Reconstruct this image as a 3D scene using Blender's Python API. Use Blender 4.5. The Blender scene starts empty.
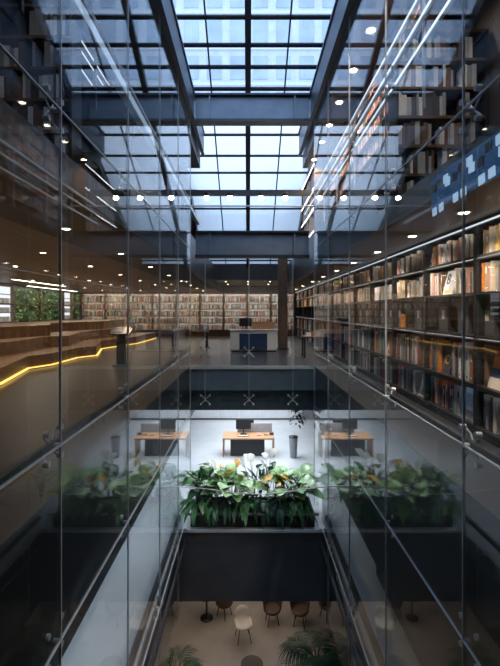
import bpy, math, random
from mathutils import Vector, Matrix
random.seed(7)
S = bpy.context.scene
COL = S.collection
R = math.radians
EYE = 1.65
XL, XR = -1.68, 1.93          # the two glass walls of the atrium
YF = 12.24                    # far edge of the atrium at lobby level

# ------------------------------------------------------------------ materials
def nodes(name):
    m = bpy.data.materials.new(name); m.use_nodes = True
    nt = m.node_tree; nt.nodes.clear()
    out = nt.nodes.new('ShaderNodeOutputMaterial')
    return m, nt, out
def pm(name, col, rough=.5, metal=0, var=.12, scale=6, bump=0, stretch=None, spec=.5):
    m, nt, out = nodes(name)
    b = nt.nodes.new('ShaderNodeBsdfPrincipled')
    b.inputs['Roughness'].default_value = rough; b.inputs['Metallic'].default_value = metal
    b.inputs['Specular IOR Level'].default_value = spec
    tc = nt.nodes.new('ShaderNodeTexCoord'); mp = nt.nodes.new('ShaderNodeMapping')
    nt.links.new(tc.outputs['Object'], mp.inputs['Vector'])
    if stretch: mp.inputs['Scale'].default_value = stretch
    n = nt.nodes.new('ShaderNodeTexNoise'); n.inputs['Scale'].default_value = scale; n.inputs['Detail'].default_value = 4
    nt.links.new(mp.outputs['Vector'], n.inputs['Vector'])
    r = nt.nodes.new('ShaderNodeValToRGB')
    r.color_ramp.elements[0].position = .3; r.color_ramp.elements[1].position = .7
    r.color_ramp.elements[0].color = tuple(c*(1-var) for c in col)+(1,)
    r.color_ramp.elements[1].color = tuple(min(1, c*(1+var)) for c in col)+(1,)
    nt.links.new(n.outputs['Fac'], r.inputs['Fac'])
    nt.links.new(r.outputs['Color'], b.inputs['Base Color'])
    if bump:
        bp = nt.nodes.new('ShaderNodeBump'); bp.inputs['Strength'].default_value = bump; bp.inputs['Distance'].default_value = .01
        nt.links.new(n.outputs['Fac'], bp.inputs['Height']); nt.links.new(bp.outputs['Normal'], b.inputs['Normal'])
    nt.links.new(b.outputs['BSDF'], out.inputs['Surface'])
    return m
def em(name, col, s):
    m, nt, out = nodes(name)
    e = nt.nodes.new('ShaderNodeEmission'); e.inputs['Color'].default_value = col+(1,); e.inputs['Strength'].default_value = s
    nt.links.new(e.outputs['Emission'], out.inputs['Surface'])
    return m
def glass(name, tint, kr=.62, r0=.04, frost=0, gl=(1,1,1)):
    m, nt, out = nodes(name)
    lw = nt.nodes.new('ShaderNodeLayerWeight'); lw.inputs['Blend'].default_value = .5
    p = nt.nodes.new('ShaderNodeMath'); p.operation = 'POWER'; p.inputs[1].default_value = 5
    nt.links.new(lw.outputs['Facing'], p.inputs[0])
    a = nt.nodes.new('ShaderNodeMath'); a.operation = 'MULTIPLY_ADD'; a.inputs[1].default_value = kr; a.inputs[2].default_value = r0
    nt.links.new(p.outputs[0], a.inputs[0])
    t = nt.nodes.new('ShaderNodeBsdfTransparent'); t.inputs['Color'].default_value = tint+(1,)
    base = t.outputs[0]
    if frost:
        tr = nt.nodes.new('ShaderNodeBsdfTranslucent'); tr.inputs['Color'].default_value = (.9,.95,1,1)
        mx0 = nt.nodes.new('ShaderNodeMixShader'); mx0.inputs[0].default_value = frost
        nt.links.new(base, mx0.inputs[1]); nt.links.new(tr.outputs[0], mx0.inputs[2]); base = mx0.outputs[0]
    g = nt.nodes.new('ShaderNodeBsdfGlossy'); g.inputs['Roughness'].default_value = 0.0; g.inputs['Color'].default_value = gl+(1,)
    mx = nt.nodes.new('ShaderNodeMixShader')
    nt.links.new(a.outputs[0], mx.inputs[0]); nt.links.new(base, mx.inputs[1]); nt.links.new(g.outputs[0], mx.inputs[2])
    nt.links.new(mx.outputs[0], out.inputs['Surface'])
    return m

M = dict(
 floor_wood = pm('dark_wood_floor', (.036,.025,.018), .3, var=.3, scale=3, stretch=(6,.6,1)),
 ceil_wood = pm('brown_wood_ceiling', (.20,.115,.065), .4, var=.2, scale=3, stretch=(6,.5,1)),
 brown_dark = pm('dark_brown_panel', (.03,.024,.02), .35),
 dark_ceil = pm('dark_ceiling', (.05,.045,.042), .5),
 grey_floor = pm('dark_grey_floor', (.03,.032,.037), .3),
 wood = pm('terrace_wood', (.15,.085,.045), .4, var=.3, scale=4, stretch=(1,5,5)),
 desk_wood = pm('desk_wood', (.45,.24,.12), .45, var=.2, scale=4, stretch=(1,5,5)),
 steel = pm('blue_grey_steel', (.24,.30,.38), .45, .35, var=.15, scale=2),
 dark_steel = pm('dark_steel', (.055,.06,.07), .4, .3),
 edge_steel = pm('dark_blue_steel', (.10,.13,.17), .4, .3),
 tan_panel = pm('pale_wood_back', (.42,.33,.26), .5),
 blue_dark = pm('blue_black_steel', (.085,.11,.15), .4, .2), lower_fascia = pm('slate_panel', (.10,.115,.14), .35, var=.15, scale=1.5),
 black = pm('black_paint', (.018,.018,.02), .4),
 fascia = pm('dark_fascia', (.022,.025,.031), .35),
 chrome = pm('brushed_steel', (.86,.88,.9), .25, .1, var=.05),
 rail_white = pm('satin_rail', (.9,.92,.95), .3, .0, var=.05),
 seal = pm('grey_silicone', (.68,.72,.76), .25, var=.05),
 white_floor = pm('pale_resin_floor', (.72,.75,.8), .25, var=.05, scale=1.5),
 tan_floor = pm('beige_stone_floor', (.40,.35,.31), .3, var=.1, scale=2),
 white = pm('white_paint', (.8,.8,.8), .5, var=.03),
 grey = pm('mid_grey', (.3,.31,.33), .5),
 wall = pm('dark_wall', (.07,.065,.065), .6),
 concrete = pm('pale_concrete', (.72,.74,.77), .7, var=.1, scale=1),
 win_blue = pm('window_blue', (.50,.57,.66), .15, var=.2, scale=.3),
 navy = pm('navy_panel', (.03,.06,.14), .25, var=.2),
 page = pm('paper_pages', (.78,.74,.68), .7, var=.08, scale=40, stretch=(1,8,1)),
 leaf_dark = pm('dark_leaf', (.025,.10,.05), .35, var=.35, scale=5),
 leaf_mid = pm('mid_green_leaf', (.09,.26,.09), .35, var=.3, scale=5),
 leaf_light = pm('light_green_leaf', (.40,.66,.32), .35, var=.25, scale=5),
 leaf_white = pm('white_leaf', (.7,.74,.72), .45, var=.1, scale=5),
 leaf_yellow = pm('yellow_leaf', (.75,.42,.05), .4, var=.25, scale=6),
 moss = pm('wall_foliage', (.11,.19,.05), .6, var=.5, scale=9),
 soil = pm('soil', (.03,.022,.015), .9),
 stem = pm('stem', (.05,.09,.03), .6),
 chair_white = pm('white_plastic', (.72,.66,.58), .4, var=.04),
 brown_seat = pm('brown_leather', (.09,.055,.04), .45),
 led_warm = em('warm_led', (1,.60,.14), 2.4),
 led_white = em('white_led', (.95,.96,1), 5.0),
 led_soft = em('soft_white_led', (.9,.95,1), 1.0),
 led_shelf = em('shelf_led', (1,.88,.72), 11), led_low = em('low_shelf_led', (.95,.95,1), 2.6), led_back = em('far_shelf_led', (1,.88,.72), 13), led_back_cool = em('far_shelf_led_cool', (.93,.95,1), 13), blue_glow = em('blue_backlight', (.07,.18,.42), .28), blue_tile = em('pale_blue_tile', (.5,.72,1), .7), rail_glow = em('rail_daylight_glow', (.85,.93,1), 1.5), led_hand = em('handrail_led', (.62,.78,1), .6),
 lamp_warm = em('downlight_glow', (1,.80,.55), 22),
 lamp_spot = em('spotlight_glow', (1,.92,.78), 45),
 glow_panel = em('backlit_panel', (.92,.93,1), 1.3),
 pendant = em('amber_glow', (1,.55,.15), 1.4),
 glass = glass('clear_glass', (.93,.955,.965)),
 sky_glass = glass('skylight_glass', (.80,.88,.97), kr=.5),
 frit = glass('fritted_glass', (.85,.92,1), kr=.3, frost=.72),
)

# ------------------------------------------------------------------ mesh helper
class MB:
    def __init__(s): s.v=[]; s.f=[]; s.mi=[]; s.mats=[]; s.cur=0; s.smooth=[]
    def mat(s, m):
        if m not in s.mats: s.mats.append(m)
        s.cur = s.mats.index(m); return s
    def add(s, vs, fs, smooth=False):
        o = len(s.v); s.v += [tuple(v) for v in vs]
        for f in fs: s.f.append(tuple(i+o for i in f)); s.mi.append(s.cur); s.smooth.append(smooth)
        return s
    def box(s, x0, x1, y0, y1, z0, z1, M=None, ch=0):
        if x0>x1: x0,x1=x1,x0
        if y0>y1: y0,y1=y1,y0
        if z0>z1: z0,z1=z1,z0
        if ch and not M:
            c=min(ch,(x1-x0)/3,(y1-y0)/3,(z1-z0)/3)
            vs=[];
            for (i,X) in ((0,x0),(1,x1)):
                for (j,Y) in ((0,y0),(1,y1)):
                    for (k,Z) in ((0,z0),(1,z1)):
                        dx=c if i==0 else -c; dy=c if j==0 else -c; dz=c if k==0 else -c
                        vs += [(X,Y+dy,Z+dz),(X+dx,Y,Z+dz),(X+dx,Y+dy,Z)]
            I=lambda i,j,k,a:((i*2+j)*2+k)*3+a
            fs=[]
            for i in (0,1):
                q=[I(i,0,0,0),I(i,1,0,0),I(i,1,1,0),I(i,0,1,0)]; fs.append(q if i else q[::-1])
            for j in (0,1):
                q=[I(0,j,0,1),I(1,j,0,1),I(1,j,1,1),I(0,j,1,1)]; fs.append(q if not j else q[::-1])
            for k in (0,1):
                q=[I(0,0,k,2),I(1,0,k,2),I(1,1,k,2),I(0,1,k,2)]; fs.append(q if k else q[::-1])
            for i in (0,1):
                for j in (0,1):
                    q=[I(i,j,0,0),I(i,j,0,1),I(i,j,1,1),I(i,j,1,0)]; fs.append(q if (i==j) else q[::-1])
                for k in (0,1):
                    q=[I(i,0,k,0),I(i,1,k,0),I(i,1,k,2),I(i,0,k,2)]; fs.append(q if (i==k) != True else q[::-1])
            for j in (0,1):
                for k in (0,1):
                    q=[I(0,j,k,1),I(1,j,k,1),I(1,j,k,2),I(0,j,k,2)]; fs.append(q if (j==k) else q[::-1])
            for i in (0,1):
                for j in (0,1):
                    for k in (0,1):
                        q=[I(i,j,k,0),I(i,j,k,1),I(i,j,k,2)]; fs.append(q if (i+j+k)%2 else q[::-1])
            return s.add(vs, fs)
        vs=[(x,y,z) for x in (x0,x1) for y in (y0,y1) for z in (z0,z1)]
        if M: vs=[M @ Vector(v) for v in vs]
        return s.add(vs, [(0,1,3,2),(4,6,7,5),(0,4,5,1),(2,3,7,6),(0,2,6,4),(1,5,7,3)])
    def tube(s, pts, r, n=8, cap=True, r2=None):
        pts=[Vector(p) for p in pts]; L=len(pts); vs=[]; fs=[]
        up=None
        for i,p in enumerate(pts):
            d=(pts[min(i+1,L-1)]-pts[max(i-1,0)]).normalized()
            if up is None: up=Vector((0,0,1)) if abs(d.z)<.9 else Vector((1,0,0))
            a=d.cross(up).normalized(); b=d.cross(a).normalized(); up=-b if False else up
            rr=r if r2 is None else r+(r2-r)*i/(L-1)
            for k in range(n):
                t=2*math.pi*k/n; vs.append(p+a*math.cos(t)*rr+b*math.sin(t)*rr)
        for i in range(L-1):
            for k in range(n):
                k2=(k+1)%n; fs.append((i*n+k,i*n+k2,(i+1)*n+k2,(i+1)*n+k))
        s.add(vs,fs,True)
        if cap:
            s.add([vs[k] for k in range(n)],[tuple(range(n))[::-1]]); s.add([vs[(L-1)*n+k] for k in range(n)],[tuple(range(n))])
        return s
    def lathe(s, prof, c=(0,0,0), n=20):
        vs=[];fs=[]
        for (r,z) in prof:
            for k in range(n):
                t=2*math.pi*k/n; vs.append((c[0]+r*math.cos(t),c[1]+r*math.sin(t),c[2]+z))
        for i in range(len(prof)-1):
            for k in range(n):
                k2=(k+1)%n; fs.append((i*n+k,i*n+k2,(i+1)*n+k2,(i+1)*n+k))
        s.add(vs,fs,True)
        s.add([vs[k] for k in range(n)],[tuple(range(n))[::-1]]); l=(len(prof)-1)*n
        s.add([vs[l+k] for k in range(n)],[tuple(range(n))]); return s
    def prism(s, poly, z0, z1):
        n=len(poly); vs=[(x,y,z0) for x,y in poly]+[(x,y,z1) for x,y in poly]
        return s.add(vs,[tuple(range(n))[::-1],tuple(range(n,2*n))]+[(i,(i+1)%n,n+(i+1)%n,n+i) for i in range(n)])
    def build(s, name, m=None, parent=None, loc=None):
        me=bpy.data.meshes.new(name)
        me.from_pydata(s.v,[],s.f)
        ms=s.mats if s.mats else [m]
        for x in ms: me.materials.append(x)
        me.polygons.foreach_set('material_index', s.mi if s.mats else [0]*len(s.f))
        me.polygons.foreach_set('use_smooth', s.smooth)
        me.update()
        o=bpy.data.objects.new(name,me); COL.objects.link(o)
        if parent: o.parent=parent
        if loc: o.location=loc
        return o
def tag(o,label=None,cat=None,group=None,kind=None):
    if label: o['label']=label
    if cat: o['category']=cat
    if group: o['group']=group
    if kind: o['kind']=kind
    return o
def thing(name,label,cat,loc=(0,0,0),rz=0,group=None):
    o=bpy.data.objects.new(name,None); o.empty_display_size=.1; COL.objects.link(o)
    o.location=loc; o.rotation_euler=(0,0,rz); return tag(o,label,cat,group)
def struct(name,m,*boxes,label=None,cat='setting'):
    b=MB()
    for x in boxes: b.box(*x)
    return tag(b.build(name,m),label,cat,None,'structure')
def copy_tree(o,parent=None):
    c=o.copy(); COL.objects.link(c)
    if parent: c.parent=parent
    for ch in list(o.children): copy_tree(ch,c)
    return c
ORD=['first','second','third','fourth','fifth','sixth','seventh','eighth','ninth','tenth','eleventh','twelfth']
def nth(i):
    if i<12: return ORD[i]
    k=i+1
    return f"{k}{'th' if 10<=k%100<=20 else {1:'st',2:'nd',3:'rd'}.get(k%10,'th')}"

# ------------------------------------------------------------------ camera, world
cam=bpy.data.cameras.new('camera'); co=bpy.data.objects.new('camera',cam); COL.objects.link(co)
co.location=(0,0,EYE); co.rotation_euler=(R(90),0,0)
cam.sensor_fit='HORIZONTAL'; cam.sensor_width=36; cam.lens=36*420/500
cam.shift_x=.004; cam.shift_y=-22/500; cam.clip_start=.05; cam.clip_end=300
S.camera=co
w=bpy.data.worlds.new('sky'); S.world=w; w.use_nodes=True
nt=w.node_tree; bg=nt.nodes['Background']
tc=nt.nodes.new('ShaderNodeTexCoord'); ns=nt.nodes.new('ShaderNodeTexNoise'); ns.inputs['Scale'].default_value=2.5; ns.inputs['Detail'].default_value=5
nt.links.new(tc.outputs['Generated'],ns.inputs['Vector'])
rp=nt.nodes.new('ShaderNodeValToRGB'); rp.color_ramp.elements[0].color=(.60,.74,1,1); rp.color_ramp.elements[1].color=(.82,.92,1.05,1)
rp.color_ramp.elements[0].position=.35; rp.color_ramp.elements[1].position=.65
nt.links.new(ns.outputs['Fac'],rp.inputs['Fac']); nt.links.new(rp.outputs['Color'],bg.inputs['Color'])
bg.inputs['Strength'].default_value=2.25
S.view_settings.view_transform='Standard'; S.view_settings.look='None'; S.view_settings.exposure=0; S.view_settings.gamma=1
S.view_settings.use_curve_mapping=False
cy=S.cycles
cy.max_bounces=12; cy.transparent_max_bounces=40; cy.glossy_bounces=6; cy.diffuse_bounces=3; cy.transmission_bounces=6
cy.use_denoising=True; cy.sample_clamp_indirect=4; cy.caustics_reflective=False; cy.caustics_refractive=False

# lamps
def area(name,loc,sx,sy,power,col,rot=(0,0,0)):
    l=bpy.data.lights.new(name,'AREA'); l.shape='RECTANGLE'; l.size=sx; l.size_y=sy; l.energy=power; l.color=col
    o=bpy.data.objects.new(name,l); COL.objects.link(o); o.location=loc; o.rotation_euler=rot; return o
spot_data={}
def spot(loc,power,col=(1,.75,.5),ang=120):
    k=(power,col,ang)
    if k not in spot_data:
        l=bpy.data.lights.new('downlight_beam','SPOT'); l.energy=power; l.color=col; l.spot_size=R(ang); l.spot_blend=.8; l.shadow_soft_size=.05
        spot_data[k]=l
    o=bpy.data.objects.new('downlight_beam',spot_data[k]); COL.objects.link(o); o.location=loc; return o

# ------------------------------------------------------------------ building shell
G=.06
L0c,L1f,L1c,L2f=2.85,4.0,6.85,8.0
struct('floor_left',M['floor_wood'],(-10.8,XL-G,-2.9,27.5,-.06,0),label='dark polished wood floor left of the glass wall')
struct('floor_right',M['grey_floor'],(XR+G,3.55,-2.9,27.5,-.06,0),label='dark walkway floor in front of the right bookcases')
struct('floor_back',M['grey_floor'],(XL-G,XR+G,YF+.12,27.5,-.06,0),label='dark floor beyond the far edge of the atrium')
struct('slab_left',M['fascia'],(-10.8,XL-G,-2.9,27.5,-1.6,-.06),label='dark slab edge under the left floor')
struct('slab_right',M['fascia'],(XR+G,3.55,-2.9,10.9,-2.3,-.06),(XR+G,3.55,10.9,27.5,-1.6,-.06),label='dark slab edge under the right walkway')
struct('slab_back',M['steel'],(XL-G,XR+G,YF+.1,YF+.45,-.68,-.06),label='blue grey beam under the far floor edge')
struct('ceiling_lower_back',M['blue_dark'],(XL-G,XR+G,YF+.35,27.5,-1.32,-.7),(XL-G,XR+G,YF+.46,27.5,-.69,-.06),label='dark soffit under the far floor')
tag(MB().box(XL-.02,XR+.02,YF+.04,YF+.10,-.05,.045).build('trim_1',M['chrome']),'bright metal edge strip along far floor','trim',None,'structure')
# ceilings and upper slabs
struct('ceiling_left',M['ceil_wood'],(-10.8,-3.1,-2.9,27.5,L0c,L0c+.05),label='brown wooden ceiling over the terraces')
struct('ceiling_left_edge',M['dark_ceil'],(-3.1,XL-G,-2.9,22,L0c-.02,L0c+.05),label='dark ceiling strip beside left glass wall')
struct('ceiling_right',M['ceil_wood'],(XR+G,3.55,-2.9,27.5,L0c,L0c+.05),label='brown wooden ceiling over right walkway')
struct('ceiling_back',M['ceil_wood'],(XL-G,XR+G,22,27.5,3.25,3.3),(-3.1,XL-G,22,27.5,L0c-.02,L0c+.05),label='brown ceiling in front of the far bookcases')
struct('slab_upper_left',M['brown_dark'],(-10.8,XL-G,-2.9,6.2,L0c+.05,3.15),(-10.8,XL-G,6.2,23,L0c+.05,L1f),label='dark slab edge of the upper floor, left')
struct('slab_upper_right',M['fascia'],(XR+G,3.55,-2.9,6.5,L0c+.05,3.15),(XR+G,3.55,6.5,23,L0c+.05,L1f),label='dark slab edge of the upper floor, right')
struct('slab_top_left',M['dark_ceil'],(-10.8,-2.7,-2.9,27.5,L1c,L2f),(-2.7,XL-G,-2.9,15.3,L1c,L2f),label='dark top slab on the left')
struct('slab_top_right',M['dark_steel'],(2.7,3.55,-2.9,27.5,L1c,L2f),(XR+G,2.7,-2.9,15.3,L1c,L2f),label='grey top slab with lamps on the right')
# lower floors
struct('floor_lower',M['white_floor'],(-10.8,XL-.1,-2.9,27.5,-4.1,-4.0),(XR+.1,5.5,-2.9,27.5,-4.1,-4.0),(XL-.1,XR+.1,10.9,27.5,-4.1,-4.0),label='pale floor one storey below')
struct('slab_lower_sides',M['fascia'],(-10.8,XL-.1,-2.9,27.5,-5.9,-4.1),(XR+.1,5.5,-2.9,27.5,-5.9,-4.1),label='dark slab edges along both sides of the lower opening')
struct('slab_lower',M['lower_fascia'],(XL-.1,XR+.1,10.92,27.5,-5.9,-4.1),label='dark slab edge around the lower opening')
struct('floor_basement',M['tan_floor'],(-10.8,5.5,-2.9,27.5,-8.1,-8.0),label='beige floor at the bottom of the atrium')
# outer walls
struct('wall_lower_right',M['wall'],(2.75,2.85,-2.9,9.0,-4.0,-2.3))
struct('wall_left',M['wall'],(-11,-10.8,-2.9,27.7,-8.1,8))
struct('wall_right',M['wall'],(3.55,3.75,-2.9,27.7,-1.6,8),(5.5,5.7,-2.9,27.7,-8.1,-1.6))
struct('ceiling_lower_right',M['dark_ceil'],(3.55,5.7,-2.9,27.7,-1.6,-1.5))
struct('wall_back',M['wall'],(-11,5.7,27.5,27.7,-1.3,8),(-11,5.7,27.5,27.7,-8.1,-5.9))
struct('wall_back_lower',M['white'],(-11,5.7,27.5,27.7,-4.1,-1.3))
struct('wall_front',M['wall'],(-11,5.7,-3.1,-2.9,-8.1,8))
# skylight: pitched glass roof falling away from the camera
SL=.525
def zr(y): return EYE+14.54-SL*y
Y0,Y1=8.0,22.9
struct('wall_skylight_left',M['dark_steel'],(-2.85,-2.7,14,23,L1f,L1c))
struct('wall_skylight_right',M['dark_steel'],(2.7,2.85,14,23,L1f,L1c))
def well(name,x0,x1):
    poly=[(0,L2f-1.15),(15.3,L2f-1.15),(15.3,4.0),(23.0,4.0),(23.0,zr(23.0)),(8,zr(8)),(0,L2f+.3)]
    b=MB(); n=len(poly)
    vs=[(x0,y,z) for y,z in poly]+[(x1,y,z) for y,z in poly]
    b.add(vs,[tuple(range(n)),tuple(range(n,2*n))[::-1]]+[(i,n+i,n+(i+1)%n,(i+1)%n) for i in range(n)])
    tag(b.build(name,M['steel']),None,'setting',None,'structure')
well('wall_skylight_left',-2.95,-2.86); well('wall_skylight_right',2.86,2.95)
struct('wall_skylight_back',M['dark_steel'],(-2.95,2.95,22.9,23.0,3.3,zr(22.9)-.06))
def slope_box(b,x0,x1,y0,y1,t0,t1):
    vs=[(x,y,zr(y)+t) for x in (x0,x1) for y in (y0,y1) for t in (t0,t1)]
    b.add(vs,[(0,1,3,2),(4,6,7,5),(0,4,5,1),(2,3,7,6),(0,2,6,4),(1,5,7,3)])
ybars=[8.0,9.1,10.2]
# purlins measured along the roof
def y_at(py):   # roof depth where the picture row py meets the roof
    return 14.54/((311-py)/420+SL)
rows=[16,44,66,88,110,134,155,172,190,208,232,260]
ybars=[8.0]+[9.6]+[y_at(p) for p in rows]+[22.85]
xb=[-2.6,-1.2,0,1.2,2.6]
sk=thing('skylight','pitched glass skylight with dark steel glazing bars above the atrium','skylight',(0,0,0))
for i,x in enumerate(xb):
    b=MB(); hw=.09 if i==2 else (.2 if i in (0,4) else .024)
    slope_box(b,x-hw,x+hw,8,22.85,-.45 if i in (0,4) else -.2 if i==2 else -.07,.0); b.build('rafter',M['dark_steel'],sk)
for y in ybars:
    b=MB(); hw=.045 if y<y_at(100) else .03; slope_box(b,-2.6,2.6,y-hw,y+hw,-.055,-.01); b.build('glazing_bar',M['dark_steel'],sk)
for i in range(4):
    for j in range(len(ybars)-1):
        fr=(ybars[j]>y_at(100))
        b=MB(); slope_box(b,xb[i]+.02,xb[i+1]-.02,ybars[j]+.02,ybars[j+1]-.02,.005,.03)
        b.build('pane',M['frit'] if fr else M['sky_glass'],sk)
# rear slope of the roof behind the ridge
b=MB(); zt=zr(8)
for i in range(4):
    x0,x1=xb[i]+.03,xb[i+1]-.03
    vs=[(x,y,z+t) for x in (x0,x1) for (y,z) in ((0,L2f+.3),(8,zt)) for t in (0,.03)]
    b.add(vs,[(0,1,3,2),(4,6,7,5),(0,4,5,1),(2,3,7,6),(0,2,6,4),(1,5,7,3)])
b.build('rear_glazing',M['sky_glass'],sk)
struct('roof_front',M['dark_steel'],(-2.95,2.95,-2.9,0,L2f,L2f+.3))

# buildings outside
def facade(name,label,x0,x1,y,z0,z1,wx,wz,m):
    t=thing(name,label,'building',((x0+x1)/2,y,z0))
    W=(x1-x0)/2; H=z1-z0
    MB().box(-W,W,0,6,0,H).build('wall',m,t)
    nz=int(H/wz); nx=int(2*W/wx)
    for k in range(nz):
        f=MB(); f.box(-W,W,-.25,-.02,k*wz+.25,k*wz+.5); f.build('ledge',M['white'],t)
        p=MB()
        for i in range(nx):
            p.box(-W+i*wx+.5,-W+(i+1)*wx-.3,-.08,.02,k*wz+.9,(k+1)*wz-.3)
        p.build('window_band',M['win_blue'],t)
facade('building','pale building with rows of blue windows seen through the skylight',-22,22,40,16,52,2.2,3.4,M['concrete'])

# ------------------------------------------------------------------ beams across the void
def beam(label,z0,z1):
    t=thing('steel_beam',label,'beam',((XL+XR)/2,YF+.2,z0),0,'steel beams across the atrium')
    W=(XR-XL)/2-.13; H=z1-z0
    MB().box(-W,W,-.03,.03,.08,H-.05).build('web',M['steel'],t)
    MB().box(-W,W,-.16,.16,0,.08).build('flange',M['dark_steel'],t)
    MB().box(-W,W,-.16,.16,H-.05,H).build('flange',M['dark_steel'],t)
    for x in (-1.25,1.25): MB().box(x-.02,x+.02,-.13,-.03,.08,H-.05).build('stiffener',M['steel'],t)
beam('blue grey steel beam across the void at the upper floor, lower of two',3.22,4.0)
beam('blue grey steel beam high under the skylight, upper of two',7.2,8.03)
for side,x,sg in (('left',XL,1),('right',XR,-1)):
    t=thing('edge_beam',f'long dark steel beam along the top of the {side} glass wall','beam',(x+sg*.07,0,7.22),0,'steel edge beams')
    MB().box(-.02,.02,1.64,15.2,.06,.80).build('web',M['edge_steel'],t)
    for z in (0,.80): MB().box(-.055,.055,1.64,15.2,z,z+.06).build('flange',M['edge_steel'],t)
# lamp bar
t=thing('lamp_bar','dark bar across the skylight carrying four bright spotlights','lamp bar',(0,15,5.86))
MB().box(-2.6,2.6,-.05,.05,-.1,.1).build('bar',M['dark_steel'],t)
for i,x in enumerate((-1.46,-.64,.46,1.32)):
    s=tag(thing('spotlight',['leftmost bright spotlight on the bar under the skylight','second spotlight from the left on the bar under the skylight','third spotlight from the left on the bar under the skylight','rightmost bright spotlight on the bar under the skylight'][i],'spotlight',(x,14.88,5.68)),None,None,'spotlights under the skylight')
    MB().lathe([(.05,.02),(.09,.03),(.10,.14),(.06,.18)]).build('housing',M['black'],s)
    MB().lathe([(.02,-.10),(.07,-.07),(.09,-.01),(.075,.03)]).build('lamp',M['lamp_spot'],s)

# ------------------------------------------------------------------ glass walls
YJ=[1.64,3.76,5.88,8.0,10.12,12.24]
ZJ=[-5.7,-4.0,-1.3,.45,3.45,4.85,8.0]
lev=['at the lowest slab','one floor down','across lobby slab','at lobby level','across upper slab','at upper floor']
def pane_mesh(dy,dz):
    return MB().box(-.008,.008,-dy/2+.006,dy/2-.006,-dz/2+.006,dz/2-.006)
for side,x in (('left',XL),('right',XR)):
    for k in range(6):
        z0,z1=ZJ[k],ZJ[k+1]
        me=None
        for j in range(5):
            if me is None:
                o=pane_mesh(YJ[1]-YJ[0],z1-z0).build('glass_panel',M['glass']); me=o.data
            else:
                o=bpy.data.objects.new('glass_panel',me); COL.objects.link(o)
            o.location=(x,(YJ[j]+YJ[j+1])/2,(z0+z1)/2)
            tag(o,f'glass panel, {side} wall {lev[k]}, {ORD[j]} bay from front','glass panel',f'{side} glass wall panels')
    for j,y in enumerate(YJ):
        o=MB().box(x-.011,x+.011,y-.006,y+.006,-5.7,8.0).build('joint_seal',M['seal'])
        tag(o,f'thin upright grey joint in {side} glass wall, {ORD[j]} from front','joint','glass wall joints')
    for k in range(1,6):
        o=MB().box(x-.0115,x+.0115,YJ[0],YJ[-1],ZJ[k]-(.003 if k<3 else .006),ZJ[k]+(.003 if k<3 else .006)).build('joint_seal',M['seal'])
        tag(o,f'long level grey joint of {side} glass wall, foot {lev[k]}','joint','glass wall joints')
# far glass
XJ=[XL+.02,-1.25,.03,1.31,XR-.02]
for k,(z0,z1,nm) in enumerate(((-1.0,.44,'in front of the blue beam'),(.46,3.2,'above the far floor edge'))):
    for i in range(4):
        o=MB().box(XJ[i]+.006,XJ[i+1]-.006,YF+.0,YF+.016,z0,z1).build('glass_panel',M['glass'])
        tag(o,f'clear glass panel, far wall {nm}, {ORD[i]} from left','glass panel','far glass wall panels')
for i in range(1,4):
    o=MB().box(XJ[i]-.006,XJ[i]+.006,YF-.003,YF+.019,-1.0,3.2).build('joint_seal',M['seal'])
    tag(o,f'thin upright grey joint in the far glass wall, {ORD[i-1]} from the left','joint','glass wall joints')
# upper far balustrade
t=thing('balustrade','low glass balustrade on the lower of the two steel beams','balustrade',(0,YF+.2,4.0))
MB().box(XL,XR,-.008,.008,0,.72).build('glass',M['glass'],t)
MB().tube([(XL,0,.76),(XR,0,.76)],.022).build('handrail',M['rail_white'],t)
# spider fittings
def make_spider():
    t=thing('spider_fitting','steel spider fitting','fitting')
    h=MB().tube([(-.05,0,0),(.05,0,0)],.022,10).build('hub',M['chrome'],t)
    for sy in (-1,1):
        for sz in (-1,1):
            a=MB().tube([(-.045,0,0),(-.06,sy*.08,sz*.08),(-.03,sy*.13,sz*.13)],.010,6).build('arm',M['chrome'],t)
            MB().tube([(-.04,sy*.13,sz*.13),(.012,sy*.13,sz*.13)],.027,12).build('disc',M['chrome'],a)
    return t
sp=make_spider(); first=True
def put_spider(loc,rz,label):
    global first
    o=sp if first else copy_tree(sp)
    first=False
    o.location=loc; o.rotation_euler=(0,0,rz); o['label']=label; o['group']='spider fittings on the glass'
fl=['','one floor down','under lobby floor','above lobby floor','above lobby ceiling','at upper floor']
for side,x,rz in (('left',XL,0),('right',XR,math.pi)):
    for k in range(1,6):
        for j in range(1,6):
            if k==5 and j<2: continue
            put_spider((x-(.045 if side=='left' else -.045),YJ[j],ZJ[k]),rz,f'steel spider fitting, {side} glass wall {fl[k]}, {ORD[j]} joint from front')
for i in range(1,4):
    put_spider((XJ[i],YF+.055,.45),-math.pi/2,f'steel spider fitting on far glass wall above floor edge, {ORD[i-1]} from left')
    put_spider((XJ[i],YF+.05,-.95),-math.pi/2,f'steel spider fitting on far glass wall below blue beam, {ORD[i-1]} from left')
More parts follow.
